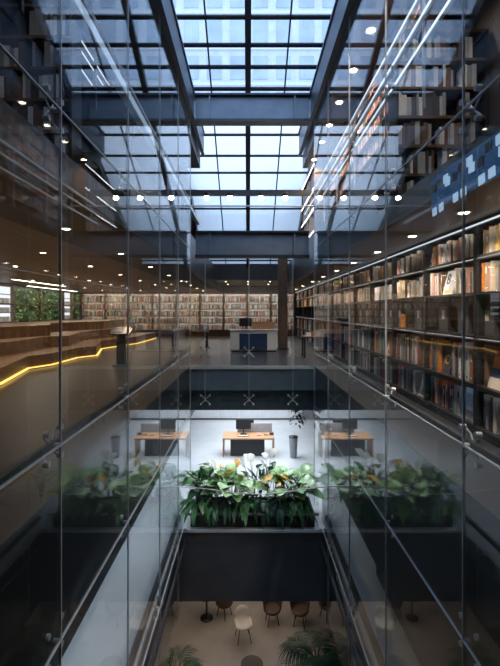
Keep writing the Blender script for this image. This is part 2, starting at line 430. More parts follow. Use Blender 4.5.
# rails of the lower openings
def rail(name,label,pts,r,m,group=None): return tag(MB().tube(pts,r,8).build(name,m),label,'rail',group)
def channel(label,x0,x1,y0,y1,z0,z1,m,name='edge_rail'):
    return tag(MB().box(x0,x1,y0,y1,z0,z1,ch=.01).build(name,m),label,'rail','steel rails around the openings')
for side,x,s in (('left',XL,-1),('right',XR,1)):
    channel(f'dark steel rail along the {side} edge one storey below, upper of two',x+s*.06,x+s*.14,-.5,10.85,-3.74,-3.62,M['dark_steel'])
    channel(f'grey steel rail along the {side} edge one storey below, lower of two',x-s*.03,x-s*.09,-.5,10.85,-4.36,-4.26,M['dark_steel'])
    channel(f'dark steel rail behind the {side} glass just above the lobby floor',x+s*.05,x+s*.11,.5,YF,.41,.49,M['black'])
channel('pale steel rail across far edge one storey below, upper of two',XL+.1,XR-.1,10.8,10.86,-3.62,-3.56,M['grey'])
channel('pale steel rail across far edge one storey below, lower of two',XL+.1,XR-.1,10.8,10.88,-4.06,-3.98,M['chrome'])
t=thing('balustrade','glass balustrade in front of the planter one storey below','balustrade',(0,10.82,-4.3))
for (a,b_) in ((XL+.1,.02),(.04,XR-.1)): MB().box(a,b_,-.008,.008,0,1.3).build('glass',M['glass'],t)
# upper right balustrade
t=thing('balustrade','white three-bar balustrade along the upper right floor','balustrade',(XR+.12,0,4.0))
for z in (1.38,1.09,.77): MB().tube([(0,1.5,z),(0,15,z)],.026).build('rail',M['rail_white'],t)
for z in (1.38,1.09,.77): MB().box(-.034,-.0255,1.5,15,z-.014,z+.014).build('light_strip',M['rail_glow'],t)  # glowing strips added in place of daylight on the rails
for k in range(9): MB().box(-.012,.012,1.7+k*1.6-.02,1.7+k*1.6+.02,0,1.38).build('post',M['rail_white'],t)
t=thing('balustrade','pale broad handrail along the upper left floor','balustrade',(XL-.1,0,4.0))
MB().box(-.06,.06,1.5,15,.72,.84,ch=.015).build('handrail',M['rail_white'],t)
MB().box(.061,.07,1.5,15,.73,.83).build('light_strip',M['led_hand'],t)
for k in range(9): MB().box(-.012,.012,1.7+k*1.6-.02,1.7+k*1.6+.02,0,.7).build('post',M['dark_steel'],t)

# ------------------------------------------------------------------ downlights
dl=thing('downlight','','downlight',(0,0,0))
MB().lathe([(.045,.0),(.075,-.012),(.08,.0)],n=16).build('trim_ring',M['rail_white'],dl)
MB().lathe([(.02,-.013),(.05,-.011),(.05,-.004)],n=16).build('lamp',M['lamp_warm'],dl)
dfirst=[True]
def downlight(x,y,z,label,group,power=None,col=(1,.75,.5),ang=130,sc=1):
    o=dl if dfirst[0] else copy_tree(dl); dfirst[0]=False
    o.location=(x,y,z-.002); o['label']=label; o['group']=group; o.scale=(sc,sc,sc)
    if power: spot((x,y,z-.06),power,col,ang)
for a,x in enumerate((-2.6,-4.2,-6.2,-8.4)):
    for b_,y in enumerate((6.0,8.6,11.2,13.8,16.4,19,21.6,24.2)):
        z=L0c if x<-3.1 else L0c-.02
        downlight(x,y,z,f'small downlight in brown left ceiling, {ORD[a]} row from glass, {ORD[b_]} from front','downlights over the terraces',130 if a in(1,2,3) else None)
for b_,y in enumerate((4.1,5.1,6.7,8.5,10.4,12.4,14.6,17,20,23)):
    downlight(2.62,y,L0c,f'round warm downlight over the right walkway, {ORD[b_]} from the front','downlights over the right walkway',140,(1,.82,.64),sc=1.15)
for b_,x in enumerate((-1.2,0,1.2)):
    for c_,y in enumerate((22.8,25)):
        downlight(x,y,3.25,f'small downlight over far floor, {ORD[b_]} from left, {"front" if c_==0 else "rear"} row','downlights in the far ceiling',22)
for b_,y in enumerate((4.6,6.5,7.77,9.06,10.45,11.74,12.9,14.4)):  # frontmost one added out of view to light the right front bookcase
    downlight(2.27,y,L1c,f'bright round downlight under the top right slab, {ORD[b_]} from the front','downlights under the top slab',160,(1,.8,.6),sc=1.5)
for b_,y in enumerate((4.2,6,8,10,12,14)):  # frontmost one added out of view to light the left front bookcase
    downlight(-2.9,y,L1c,f'small downlight under the top left slab, {ORD[b_]} from the front','downlights under the top left slab',18,(1,.8,.6))
for (x,l) in ((-3.17,'nearest the void'),(-3.3,'middle of three'),(-3.55,'farthest from the void')):
    t=thing('linear_lamp','thin white linear lamp under the top left slab, '+l,'ceiling lamp',(x,8.6,L1c),0,'linear lamps under the top left slab')
    MB().box(-.035,.035,-1,1,-.05,0).build('housing',M['black'],t); MB().box(-.015,.015,-.98,.98,-.056,-.05).build('tube',M['led_soft'],t)
for (x,y0,y1,l) in ((-8.7,15.5,20,'nearer'),(-10.3,19.6,25.3,'farther')):
    t=thing('linear_lamp',f'long warm linear lamp in the brown ceiling above the green wall, {l} of two','ceiling lamp',(x,0,L0c),0,'linear lamps over the terraces')
    MB().box(-.08,.08,y0,y1,-.03,0).build('housing',M['black'],t); MB().box(-.05,.05,y0+.03,y1-.03,-.036,-.03).build('tube',M['led_shelf'],t)

# ------------------------------------------------------------------ books
pal=dict(
 cream=(.72,.64,.54), white=(.78,.77,.75), grey=(.33,.33,.34), charcoal=(.07,.07,.08), rust=(.42,.13,.07), tan=(.52,.36,.23),
 brown=(.17,.09,.06), red=(.45,.05,.05), orange=(.75,.28,.04), yellow=(.75,.52,.12), navy=(.04,.07,.18), teal=(.08,.2,.22), pink=(.62,.36,.32), silver=(.5,.51,.53))
BM={k:pm('cover_'+k,c,.5,var=.1,scale=25) for k,c in pal.items()}
def book_mb(cm,band):
    b=MB()
    b.mat(cm); b.box(0,.2,0,.08,0,1); b.box(0,.2,.92,1,0,1); b.box(0,.012,.08,.92,0,1)
    b.mat(M['page']); b.box(.012,.19,.08,.92,.02,.975)
    b.mat(band); b.box(-.0012,0,.2,.8,.62,.86)
    b.box(-.0012,0,.3,.7,.08,.14)
    return b
bands=[M['white'],BM['charcoal'],BM['tan'],BM['navy'],BM['cream']]
BMESH={}
for i,k in enumerate(pal):
    o=book_mb(BM[k],bands[i%5] if bands[i%5] is not BM.get(k) else M['white']).build('book'); BMESH[k]=o.data; bpy.data.objects.remove(o)
keys_up=['cream','cream','white','tan','pink','grey','brown','rust','yellow','silver','cream','tan','orange','charcoal']
keys_dn=['grey','charcoal','silver','white','rust','brown','charcoal','orange','navy','grey','teal','cream','red']
CASE_X=3.02      # front face of the right bookcases
SH=[.12,.67,1.32,1.90,2.38]     # shelf tops
TOP=2.83
shelf_words=['bottom shelf','second shelf','middle shelf','fourth shelf','top shelf']
W=1.6
cases=[]
def bookcase(y0,idx,label):
    t=thing('bookcase',label,'bookcase',(CASE_X,y0,0),0,'right bookcases')
    MB().box(.42,.45,0,W,0,TOP).build('back_panel',M['black'],t)
    for yy in (0,W-.03): MB().box(0,.42,yy,yy+.03,0,TOP).build('upright',M['black'],t)
    MB().box(0,.42,.03,W-.03,0,.08).build('plinth',M['black'],t)
    for k,z in enumerate(SH): MB().box(-.01,.42,.03,W-.03,z-.035,z).build('shelf',M['black'],t)
    MB().box(0,.42,.03,W-.03,TOP-.03,TOP).build('top_board',M['black'],t)
    MB().box(-.03,-.005,0,W,TOP-.05,TOP-.035).build('light_strip',M['led_soft'],t)
    for k,z in enumerate(SH):
        if k in(0,1,3,4):
            zt=(SH[k+1]-.04 if k<4 else TOP-.035)
            MB().box(0,.012,.03,W-.03,zt-.025,zt).build('shelf_lip',M['black'],t)
            MB().box(.015,.035,.06,W-.06,zt-.012,zt).build('shelf_lamp',M['led_shelf'] if k>2 else M['led_low'],t)
    return t
y=4.0; n=0
while y<25.5:
    bookcase(y,n,f'tall black bookcase along the right wall, {nth(n)} from the front'); y+=W; n+=1
NB=n
rest=MB(); count=0
def add_rest(b,x,y0,y1,z,h,k,depth=.2):
    b.mat(BM[k]); b.box(x,x+depth,y0,y1,z,z+h); 
special={}   # (bay,shelf) -> list of (y-range) kept free
def free(bay,k,a,b_):
    for (p,q) in special.get((bay,k),[]):
        if a<q and b_>p: return False
    return True
# face-out items: (world y0,y1, shelf)
face=[(6.35,6.68,3,'eight'),(5.05,5.42,1,'sunset'),(5.75,6.12,0,'sky'),(8.3,8.5,2,'orange'),(7.35,7.65,0,'photo'),(9.15,9.45,1,'pale'),(10.4,10.8,1,'bluecover'),(6.45,6.72,1,'grid'),(7.05,7.3,4,'mag')]
for bay in range(NB):
    yb=4.0+bay*W
    for k in (0,1,3,4):
        keys=keys_up if k>2 else keys_dn
        yy=yb+.04; i=0
        lim=yb+W-.05
        hmax=(SH[k+1]-.05 if k<4 else TOP-.05)-SH[k]
        while yy<lim-.03:
            th=random.choice([.025,.035,.04,.05,.06,.075])
            if yy+th>lim: th=lim-yy
            h=hmax*random.uniform(.68,.90)
            # gaps
            if random.random()<.03: yy+=random.uniform(.05,.15); continue
            blocked=[f for f in face if f[2]==k and yy<f[1] and yy+th>f[0]]
            if blocked: yy=blocked[0][1]+.005; continue
            if bay==3 and k==3 : c=random.choice(['silver','white','cream']); h=hmax*.74; th=.07
            else: c=random.choice(keys)
            if yy+th>lim: break
            x=CASE_X+.05+random.uniform(0,.05)
            if count<300 and yb<9 and yy>4.4:
                o=bpy.data.objects.new('book',BMESH[c]); COL.objects.link(o)
                o.location=(x,yy,SH[k]); o.scale=(1,th-.003,h)
                i+=1
                tag(o,f'{c} book, {shelf_words[k]} of {ORD[bay]} right bookcase, {nth(i-1)} from front','book','books in the right bookcases')
                count+=1
            else:
                add_rest(rest,x,yy,yy+th-.003,SH[k],h,c)
            yy+=th
tag(rest.build('books'),'further rows of books filling the rear right bookcases','books','books in the right bookcases','stuff')
# face-out books
def face_book(y0,y1,k,kind):
    z=SH[k]; w=y1-y0
    hmax=(SH[k+1]-.05 if k<4 else TOP-.05)-SH[k]
    h=min(hmax*.9,w*1.35)
    lab={'eight':'white cover with a black figure 8 standing face out','sunset':'large cover with orange sky over blue, standing face out','sky':'pale blue sky cover standing face out','orange':'bright orange box on the dark middle shelf','photo':'grey photographic cover standing face out','pale':'pale pink cover standing face out','bluecover':'blue and white cover standing face out','grid':'black cover with a yellow ring, standing face out','mag':'pale magazine leaning face out on top shelf'}[kind]
    t=thing('book',lab,'book',(CASE_X+.07,y0,z),0,'face-out books in the right bookcases')
    tilt=Matrix.Rotation(R(14),4,'Y') if kind!='orange' else Matrix.Identity(4)
    base={'eight':M['white'],'sunset':BM['orange'],'sky':pm('sky_cover',(.35,.58,.85),.4),'orange':BM['orange'],'photo':BM['silver'],'pale':BM['pink'],'bluecover':pm('blue_cover',(.3,.5,.75),.4),'grid':BM['charcoal'],'mag':BM['silver']}[kind]
    MB().box(0,.03,0,w,0,h,M=tilt).build('cover',base,t)
    MB().box(.003,.027,w,w+.004,.005,h-.005,M=tilt).build('page_block',M['page'],t)
    def deco(nm,m,a0,a1,b0,b1): 
        q=MB().box(-.003,0,a0*w,a1*w,b0*h,b1*h,M=tilt).build(nm,m,t); return q
    if kind=='eight':
        cu=bpy.data.curves.new('figure','FONT'); cu.body='8'; cu.size=h*.62; cu.extrude=.002; cu.align_x='CENTER'; cu.offset=.004
        tmp=bpy.data.objects.new('tmp',cu); cu.materials.append(BM['charcoal']); COL.objects.link(tmp); bpy.context.view_layer.update()
        fm=bpy.data.meshes.new_from_object(tmp.evaluated_get(bpy.context.evaluated_depsgraph_get())); bpy.data.objects.remove(tmp)
        o=bpy.data.objects.new('figure',fm); COL.objects.link(o); o.parent=t
        o.matrix_local=tilt @ Matrix.Translation((-.004,w*.68,h*.45)) @ Matrix(((0,0,-1,0),(-1,0,0,0),(0,1,0,0),(0,0,0,1)))
        deco('cover_print',BM['silver'],.05,.5,.08,.6); deco('cover_print',BM['yellow'],.25,.8,.08,.2)
    if kind=='sunset':
        deco('cover_print',BM['red'],0,1,.82,1); deco('cover_print',BM['navy'],0,1,.28,.52); deco('cover_print',BM['cream'],0,1,0,.28)
    if kind=='sky':
        deco('cover_print',BM['grey'],0,1,0,.3); deco('cover_print',M['white'],.2,.7,.3,.42)
    if kind=='photo':
        deco('cover_print',BM['charcoal'],.1,.5,.1,.8); deco('cover_print',M['white'],.55,.9,.3,.7)
    if kind=='grid':
        q=MB(); pts=[(-.004,w*(.5+.28*math.cos(a)),h*(.62+.18*math.sin(a))) for a in [2*math.pi*i/20 for i in range(21)]]
        q.tube([tilt@Vector(p) for p in pts],.012,6).build('ring_print',BM['yellow'],t)
        deco('cover_print',BM['red'],.86,1,0,1)
    if kind in('pale','bluecover','mag'):
        deco('cover_print',M['white'],.1,.9,.6,.85); deco('cover_print',BM['charcoal'],.15,.6,.1,.3)
    if kind=='orange': deco('cover_print',BM['brown'],.3,.7,.6,.8)
for f in face: face_book(*f)
# dark framed volumes of the middle shelf
for i in range(12):
    y0=4.75+i*.62
    if any(f[2]==2 and y0<f[1]+.02 and y0+.5>f[0]-.02 for f in face): y0=8.55 if i==6 else y0-.25
    t=thing('box_file',f'black box file on the dark middle shelf, {nth(i)} from the front','box file',(CASE_X+.12,y0,SH[2]),0,'box files on the middle shelf')
    MB().box(0,.24,0,.30,0,.40,ch=.006).build('case',BM['charcoal'],t)
    MB().box(-.003,0,.10,.19,.2,.34).build('spine_label',BM['cream'] if i%3==1 else BM['silver'],t)

# ------------------------------------------------------------------ back wall bookcases
def back_case(x0,w,zs,top,label,y,led,keys,group,books,rows=True,face=-1,panel=None):
    t=thing('bookcase',label,'bookcase',(x0,y,0),0,group)
    MB().box(0,w,.30,.33,zs[0]-.04,top).build('back_panel',panel or M['tan_panel'],t)
    for xx in (0,w-.03): MB().box(xx,xx+.03,0,.30,zs[0]-.04,top).build('upright',M['wood'],t)
    for z in zs+[top]: MB().box(.03,w-.03,0,.30,z-.03,z).build('shelf',M['wood'],t)
    for i,z in enumerate(zs):
        zt=(zs[i+1] if i+1<len(zs) else top)-.03
        MB().box(.05,w-.05,.27,.29,zt-.012,zt-.002).build('shelf_lamp',led,t)
        MB().box(.03,w-.03,0,.012,zt-.035,zt).build('shelf_lip',M['wood'],t)
        MB().box(.05,w-.05,.03,.05,zt-.012,zt-.002).build('shelf_lamp',led,t)
        xx=x0+.04; h=zt-z
        while xx<x0+w-.08:
            th=random.choice([.03,.04,.05,.06])
            if random.random()<.12: xx+=random.uniform(.04,.2); continue
            if xx+th>x0+w-.04: break
            k=random.choice(keys)
            books.mat(BM[k]); books.box(xx,xx+th-.003,y+.03,y+.2,z,z+h*random.uniform(.5,.8)); xx+=th
    return t
bb=MB()
zs=[.45,.9,1.35,1.8,2.25]
x=-10.75; i=0
while x<3.0:
    back_case(x,1.5,zs,2.78,f'backlit bookcase on the far wall, {ORD[i]} from the left',27.1,M['led_back'] if x<-4.5 else M['led_back_cool'],['cream','grey','charcoal','tan','white','cream','silver','teal','rust','white'],'far bookcases',bb)
    x+=1.53; i+=1
tag(bb.build('books'),'books of many colours on the backlit far shelves','books','books in the far bookcases','stuff')
struct('trim_2',M['wood'],(-10.8,3.0,27.35,27.5,0,.42),label='brown wood panelling below the far shelves')
# ------------------------------------------------------------------ upper floor bookcases
ub=MB()
def side_case(x,y0,w,z0,zs,label,sgn,led):
    t=thing('bookcase',label,'bookcase',(x,y0,z0),0,'upper floor bookcases')
    d=.35*sgn
    MB().box(d,d+.03*sgn,0,w,0,zs[-1]).build('back_panel',M['wood'],t)
    for yy in (0,w-.03): MB().box(0,d,yy,yy+.03,0,zs[-1]).build('upright',M['wood'],t)
    for k,z in enumerate(zs):
        MB().box(0,d,.03,w-.03,z-.03,z).build('shelf',M['wood'],t)
        MB().box(-.02*sgn,-.001*sgn,0,w,z-.03,z-.005).build('light_strip',led,t)
    for k in range(len(zs)-1):
        yy=y0+.04; h=zs[k+1]-zs[k]-.04
        while yy<y0+w-.1:
            th=random.choice([.04,.05,.06,.08]); c=random.choice(['cream','pink','white','rust','tan','red','grey','orange','silver'])
            a,b_=x+.04*sgn,x+.24*sgn
            ub.mat(BM[c]); ub.box(min(a,b_),max(a,b_),yy,yy+th-.004,z0+zs[k],z0+zs[k]+h*random.uniform(.65,.95)); yy+=th
for i in range(4):
    side_case(2.68,6.52+i*2.0,1.98,4.0,[.08,.55,1.0,1.45,1.9,2.35,2.8],f'tall bookcase on the upper right floor, {ORD[i]} from the front',1,M['wood'])
side_case(2.3,14.6,3.4,4.0,[.1,.45,1.25,1.95,2.78],'bookcase with thin white light lines at the far end of the upper right floor',1,M['led_white'])
# frontal cases near the upper corners
def front_case(x0,x1,y,z0,label):
    t=thing('bookcase',label,'bookcase',(x0,y,z0),0,'upper floor bookcases')
    w=x1-x0; zz=[.08,.50,.92,1.34,1.76,2.18,2.6]
    MB().box(0,w,.3,.33,0,2.6).build('back_panel',M['black'],t)
    for xx in (0,w-.04): MB().box(xx,xx+.04,0,.3,0,2.6).build('upright',M['black'],t)
    for z in zz: MB().box(.04,w-.04,0,.3,z-.04,z).build('shelf',M['wood'],t)
    for k in range(6):
        xx=x0+.06
        while xx<x1-.15:
            th=random.choice([.04,.05,.07]); c=random.choice(['grey','silver','charcoal','white','brown'])
            if random.random()<.15: xx+=.12; continue
            ub.mat(BM[c]); ub.box(xx,xx+th-.004,y+.03,y+.2,z0+zz[k],z0+zz[k]+random.uniform(.26,.38)); xx+=th
front_case(2.14,3.5,6.1,3.15,'dark bookcase facing the camera on the upper right floor')
front_case(-3.7,-2.35,5.6,3.15,'dark bookcase facing the camera on the upper left floor')
tag(ub.build('books'),'books on the shelves of the upper floor','books','books on the upper floor','stuff')

# ------------------------------------------------------------------ left terraces
path=[(4.0,-5.2),(9.3,-5.5),(11.8,-6.2),(12.6,-5.9),(14.5,-5.9),(15.2,-5.5),(17.9,-6.27),(19.1,-5.96),(20.9,-5.5),(25,-5.5)]
t=thing('terrace_seating','stepped brown wood terrace seating with yellow light line along its foot','seating',(0,0,0))
for k in range(3):
    pk=[(x-.95*k+(.25*math.sin(y*1.1+k*2) if k else 0),y) for y,x in path]
    poly=pk+[(-10.52,25),(-10.52,4.0)]
    MB().prism(poly,.38*k+(.07 if k==0 else 0),.38*(k+1)).build('tier',M['wood'],t)
    e=MB()
    for (a,b_) in zip(pk[:-1],pk[1:]): pass
pk=[(x,y) for y,x in path]
MB().prism([(x-.08,y) for x,y in pk]+[(-10.52,25),(-10.52,4.0)],0,.07).build('plinth',M['black'],t)
b=MB()
for (a,c) in zip(pk[:-1],pk[1:]):
    v=Vector((c[0]-a[0],c[1]-a[1],0)); L=v.length; mat=Matrix.Translation((a[0]+.0,a[1],.03))@Matrix.Rotation(math.atan2(v.y,v.x),4,'Z')
    b.box(-.02,L+.02,-.06,-.0,.0,.03,M=mat)
b.build('light_strip',M['led_warm'],t)
# green wall with two backlit columns
t=thing('green_wall','framed green plant wall above the wooden terraces','plant wall',(-10.7,0,1.14))
MB().box(-.06,.0,8,26.5,0,1.62).build('backing',M['leaf_dark'],t)
fb=MB()
for i in range(5200):
    y=random.uniform(8.1,26.4); z=random.uniform(.05,1.58)
    if 17.6<y<18.9 or 23.9<y<25.2: continue
    s=random.uniform(.05,.12); a=random.uniform(0,6.28); d=Vector((random.uniform(.2,.8),math.cos(a),math.sin(a))).normalized()
    e=d.cross(Vector((1,0,.2))).normalized()*s*.45
    p=Vector((.01+random.uniform(0,.1),y,z)); tip=p+d*s*1.6; mid=p+d*s*.8
    fb.mat(random.choice([M['moss'],M['leaf_mid'],M['leaf_dark'],M['moss'],M['leaf_light']] if random.random()<.6 else [M['moss'],M['leaf_dark']]))
    fb.add([p,mid+e,tip,mid-e],[(0,1,2,3)])
tag(fb.build('foliage',None,t),None,None,None,'stuff')
for y in (12,15,21.5): MB().box(0,.13,y-.05,y+.05,0,1.62).build('frame_bar',M['wood'],t)
MB().box(0,.12,8,26.5,.78,.83).build('frame_bar',M['wood'],t)
for i,(y0,y1) in enumerate(((17.65,18.85),(23.95,25.15))):
    t=thing('display_case',f'narrow backlit white display case in the green wall, {"nearer" if i==0 else "farther"} of two','display case',(-10.68,y0,1.16),0,'display cases in the green wall')
    MB().box(0,.03,.04,y1-y0-.04,.0,1.58).build('back_panel',M['glow_panel'],t)
    for yy in (0,y1-y0-.04): MB().box(0,.2,yy,yy+.04,0,1.58).build('side_panel',M['wood'],t)
    for z in (.0,.4,.8,1.2,1.55): MB().box(.03,.2,.04,y1-y0-.04,z,z+.03).build('shelf',M['wood'],t)
    for z in (.03,.43,.83):
        for q in range(3):
            yy=.1+q*.3; MB().box(.06,.16,yy,yy+.2,z,z+.22).build('glass_box',M['silver'] if 'silver' in M else BM['silver'],t)

# ------------------------------------------------------------------ lobby furniture
t=thing('lectern','dark lectern with sloping top by the left glass wall','lectern',(-3.8,12.6,0))
MB().box(-.22,.22,-.18,.18,0,.05,ch=.01).build('base',M['black'],t)
MB().box(-.12,.12,-.09,.09,.05,.98,ch=.01).build('post',M['black'],t)
MB().box(-.3,.3,-.02,.02,-.2,.2,M=Matrix.Translation((0,0,1.04))@Matrix.Rotation(R(-65),4,'X')).build('top',M['black'],t)
t=thing('service_counter','white counter with dark blue front panel beyond the far glass','counter',(.23,17.0,0))
MB().box(-.95,.95,0,.6,.05,.86,ch=.01).build('body',M['white'],t)
MB().box(-.9,.9,.04,.56,0,.05).build('plinth',M['black'],t)
MB().box(-.58,.55,-.02,0,.08,.74).build('front_panel',M['navy'],t)
MB().box(-1.0,1.0,-.05,.65,.86,.9,ch=.008).build('worktop',M['white'],t)
t=thing('monitor','black monitor standing on the white counter','monitor',(-.1,17.25,.9))
MB().box(-.16,.16,-.08,.08,0,.015).build('base',M['black'],t); MB().box(-.025,.025,.0,.03,.015,.2).build('stand',M['black'],t)
MB().box(-.25,.25,-.035,0,.12,.46,ch=.008).build('screen',M['black'],t)
t=thing('wooden_crate','low wooden box on the right end of the white counter','box',(.62,17.3,.9))
for (a) in ((-.45,.45,-.2,-.18,0,.3),(-.45,.45,.18,.2,0,.3),(-.45,-.43,-.18,.18,0,.3),(.43,.45,-.18,.18,0,.3)): MB().box(*a).build('side_panel',M['desk_wood'],t)
MB().box(-.43,.43,-.18,.18,0,.02).build('bottom',M['desk_wood'],t)
t=thing('column','dark steel-clad column to the right of the white counter','column',(1.5,18.2,0))
MB().box(-.2,.2,-.2,.2,.0,4.0,ch=.02).build('shaft',M['brown_seat'],t); MB().box(-.24,.24,-.24,.24,0,.08).build('base',M['black'],t)
for i,(x,y,wd,l) in enumerate(((-2.6,19,1.6,'left of the white counter'),(2.4,15.2,.9,'beside the right bookcases'))):
    t=thing('display_table','low dark display table with stacked magazines, '+l,'table',(x,y,0),0,'display tables')
    MB().box(-wd/2,wd/2,-.35,.35,.7,.75,ch=.008).build('tabletop',M['wood'],t)
    for sx in (-1,1):
        for sy in (-1,1): MB().box(sx*(wd/2-.06)-.03,sx*(wd/2-.06)+.03,sy*.29-.03,sy*.29+.03,0,.7).build('leg',M['black'],t)
    for q in range(4):
        xx=x-wd/2+.15+q*(wd-.3)/3.6
        o=MB().mat(BM[['white','rust','cream','grey'][q]]).box(0,.16,0,.24,0,.12+.04*q).build('magazine_stack'); o.location=(xx,y-.12,.75)
        tag(o,f'{["white","rust red","cream","grey"][q]} stack of magazines on the display table {l}','magazines','magazine stacks')

# ------------------------------------------------------------------ storey below: desks, planter
def chairlet(loc,rz,label):
    t=thing('office_chair',label,'chair',loc,rz,'office chairs')
    MB().box(-.24,.24,-.24,.24,.44,.52,ch=.03).build('seat',M['black'],t); MB().box(-.23,.23,.22,.28,.55,1.05,ch=.02).build('backrest',M['black'],t)
    MB().tube([(0,0,.08),(0,0,.44)],.03).build('post',M['black'],t)
    for k in range(5):
        a=k*1.2566; MB().tube([(0,0,.08),(.28*math.cos(a),.28*math.sin(a),.05)],.02,6).build('foot',M['black'],t)
def desk(x,y,label,mon):
    z=-4.0
    t=thing('desk',label,'desk',(x,y,z),0,'desks one storey below')
    MB().box(-1.0,1.0,-.46,.46,.70,.76,ch=.008).build('desktop',M['desk_wood'],t)
    MB().box(-1.0,-.96,-.38,.38,0,.72).build('side_panel',M['desk_wood'],t); MB().box(.96,1.0,-.38,.38,0,.72).build('side_panel',M['desk_wood'],t)
    MB().box(-.7,.62,-.34,-.30,.04,.70).build('modesty_panel',M['black'],t)
    MB().box(-.45,.95,.34,.38,.76,1.12,ch=.005).build('screen_divider',M['grey'],t)
    m=thing('monitor',mon,'monitor',(x-.2,y+.1,z+.76),0,'monitors on the desks')
    MB().box(-.13,.13,-.09,.09,0,.015).build('base',M['black'],m); MB().box(-.02,.02,.0,.03,.015,.25).build('stand',M['black'],m); MB().box(-.3,.3,-.03,0,.2,.6,ch=.008).build('screen',M['black'],m)
    k=thing('keyboard','pale keyboard in front of the '+mon.split(' standing')[0]+' on '+mon.split(' on ')[-1],'keyboard',(x-.2,y-.2,z+.76),0,'keyboards on the desks')
    MB().box(-.22,.22,-.07,.07,0,.02,ch=.005).build('body',M['black'],k); MB().box(-.2,.2,-.055,.055,.02,.028).build('keys',M['silver'] if 'silver' in M else BM['silver'],k)
desk(.02,16.6,'wooden desk with black modesty panel behind the planter, one storey below','black monitor standing on the wooden desk behind the planter')
chairlet((.1,17.6,-4.0),.3,'black office chair behind the wooden desk by the planter')
for i,(x,y,c,l) in enumerate(((.35,16.45,BM['pink'],'pink paper stack'),(.62,16.5,BM['tan'],'tan paper stack'),(.85,16.55,BM['charcoal'],'black notebook'))):
    o=MB().box(0,.16,0,.12,0,.05+.02*i).build('paper_stack' if i<2 else 'notebook',c); o.location=(x,y,-3.24)
    tag(o,l+' on the wooden desk behind the planter','papers')
t=thing('low_cabinet','long low white cabinet against the lower back wall','cabinet',(.2,21.8,-4.0))
MB().box(-5,2.6,0,.45,.08,.8,ch=.01).build('body',M['white'],t); MB().box(-4.95,2.55,.03,.42,0,.08).build('plinth',M['black'],t)
for k in range(7): MB().box(-4.95+k*1.08,-4.95+k*1.08+1.04,-.02,0,.12,.76).build('door',M['concrete'],t)
for k,(xx,c,l) in enumerate(((-1.6,'charcoal','black'),(-.9,'tan','tan'),(.1,'white','white'),(.8,'cream','cream'),(1.6,'charcoal','dark'))):
    o=MB().box(0,.5,0,.25,0,.22,ch=.01).build('storage_box',BM[c]); o.location=(xx,21.85,-3.2)
    tag(o,f'{l} storage box on the long low white cabinet, {ORD[k]} from the left','box','storage boxes')
t=thing('waste_bin','tall dark grey bin right of the wooden desk, one storey below','bin',(1.75,16.2,-4.0))
MB().lathe([(.13,0),(.17,.75),(.175,.78)]).build('body',M['grey'],t); MB().lathe([(.175,.78),(.17,.82),(.05,.84)]).build('lid',M['black'],t)
t=thing('music_stand','black slanted stand on the pale floor to the right of the planter','stand',(4.5,15.5,-4.0))
MB().tube([(0,0,.03),(0,0,1.0)],.02).build('post',M['black'],t); MB().lathe([(.2,0),(.2,.02),(.03,.04)]).build('base',M['black'],t)
MB().box(-.26,.26,-.015,.015,-.17,.17,M=Matrix.Translation((0,0,1.08))@Matrix.Rotation(R(-55),4,'X')).build('top',M['black'],t)

# leaves
def leaf(b,p,d,L,wd,droop=.35,seg=6,roll=0):
    p=Vector(p); d=Vector(d).normalized(); side=d.cross(Vector((0,0,1)))
    if side.length<.1: side=Vector((1,0,0))
    side.normalize(); up=side.cross(d).normalized()
    side=(side*math.cos(roll)+up*math.sin(roll))
    vs=[];fs=[]
    for i in range(seg+1):
        t=i/seg; c=p+d*L*t-Vector((0,0,1))*droop*L*t*t
        wv=wd*(math.sin(math.pi*min(1,(t*.93+.04)))**.8)*(1-.25*t)
        vs+=[c-side*wv+up*wv*.28,c,c+side*wv+up*wv*.28]
    for i in range(seg):
        for k in (0,1): fs.append((i*3+k,i*3+k+1,(i+1)*3+k+1,(i+1)*3+k))
    b.add(vs,fs,True)
def plant(loc,label,m,n,h,L,wd,spread=.35,cat='plant',group='plants in the planter',name='leafy_plant',droop=.35,accents=None,el=(.1,1.0)):
    t=thing(name,label,cat,loc,random.uniform(0,6),group)
    st=MB(); lf=MB(); lf.mat(m)
    for i in range(n):
        a=i*2.4+random.uniform(-.3,.3); hh=h*random.uniform(.55,1); rr=spread*random.uniform(.3,1)
        top=Vector((rr*math.cos(a),rr*math.sin(a),hh))
        st.tube([(0,0,0),(top.x*.3,top.y*.3,hh*.55),top],.012,5,r2=.006)
        lf.mat(accents if accents and i%4==0 else m)
        e=random.uniform(*el)
        leaf(lf,top,(math.cos(a),math.sin(a),e),L*random.uniform(.75,1.15),wd*random.uniform(.8,1.15),droop*random.uniform(.6,1.4),roll=random.uniform(-.3,.3))
    st.build('stem',M['stem'],t); lf.build('foliage',None,t); return t
pl=thing('planter','long dark planter box behind the lower glass balustrade','planter',(.12,10.98,-4.0))
for a in ((-1.62,1.62,0,.04,0,.36),(-1.62,1.62,.96,1.0,0,.36),(-1.62,-1.58,.04,.96,0,.36),(1.58,1.62,.04,.96,0,.36)): MB().box(*a).build('side_panel',M['black'],pl)
MB().box(-1.58,1.58,.04,.96,0,.3).build('soil',M['soil'],pl)
zP=-3.7
big=[(-.42,11.35,'large pale green plant with broad leaves, left of the planter middle','leaf_light',14,.80,.55,.17),
     (1.18,11.4,'pale green broad-leaved plant at right end of the planter','leaf_light',13,.85,.5,.17),
     (-1.2,11.5,'mid green plant at left end of the planter','leaf_mid',12,.85,.4,.12)]
for x,y,l,m,n,h,L,wd in big: plant((x,y,zP),l,M[m],n+16,h,L*1.15,wd*1.4,.42)
plant((-.85,11.75,zP),'white-leaved plant with a yellow leaf, left part of the planter',M['leaf_white'],7,1.2,.42,.15,.22,accents=M['leaf_yellow'],el=(.2,1.4))
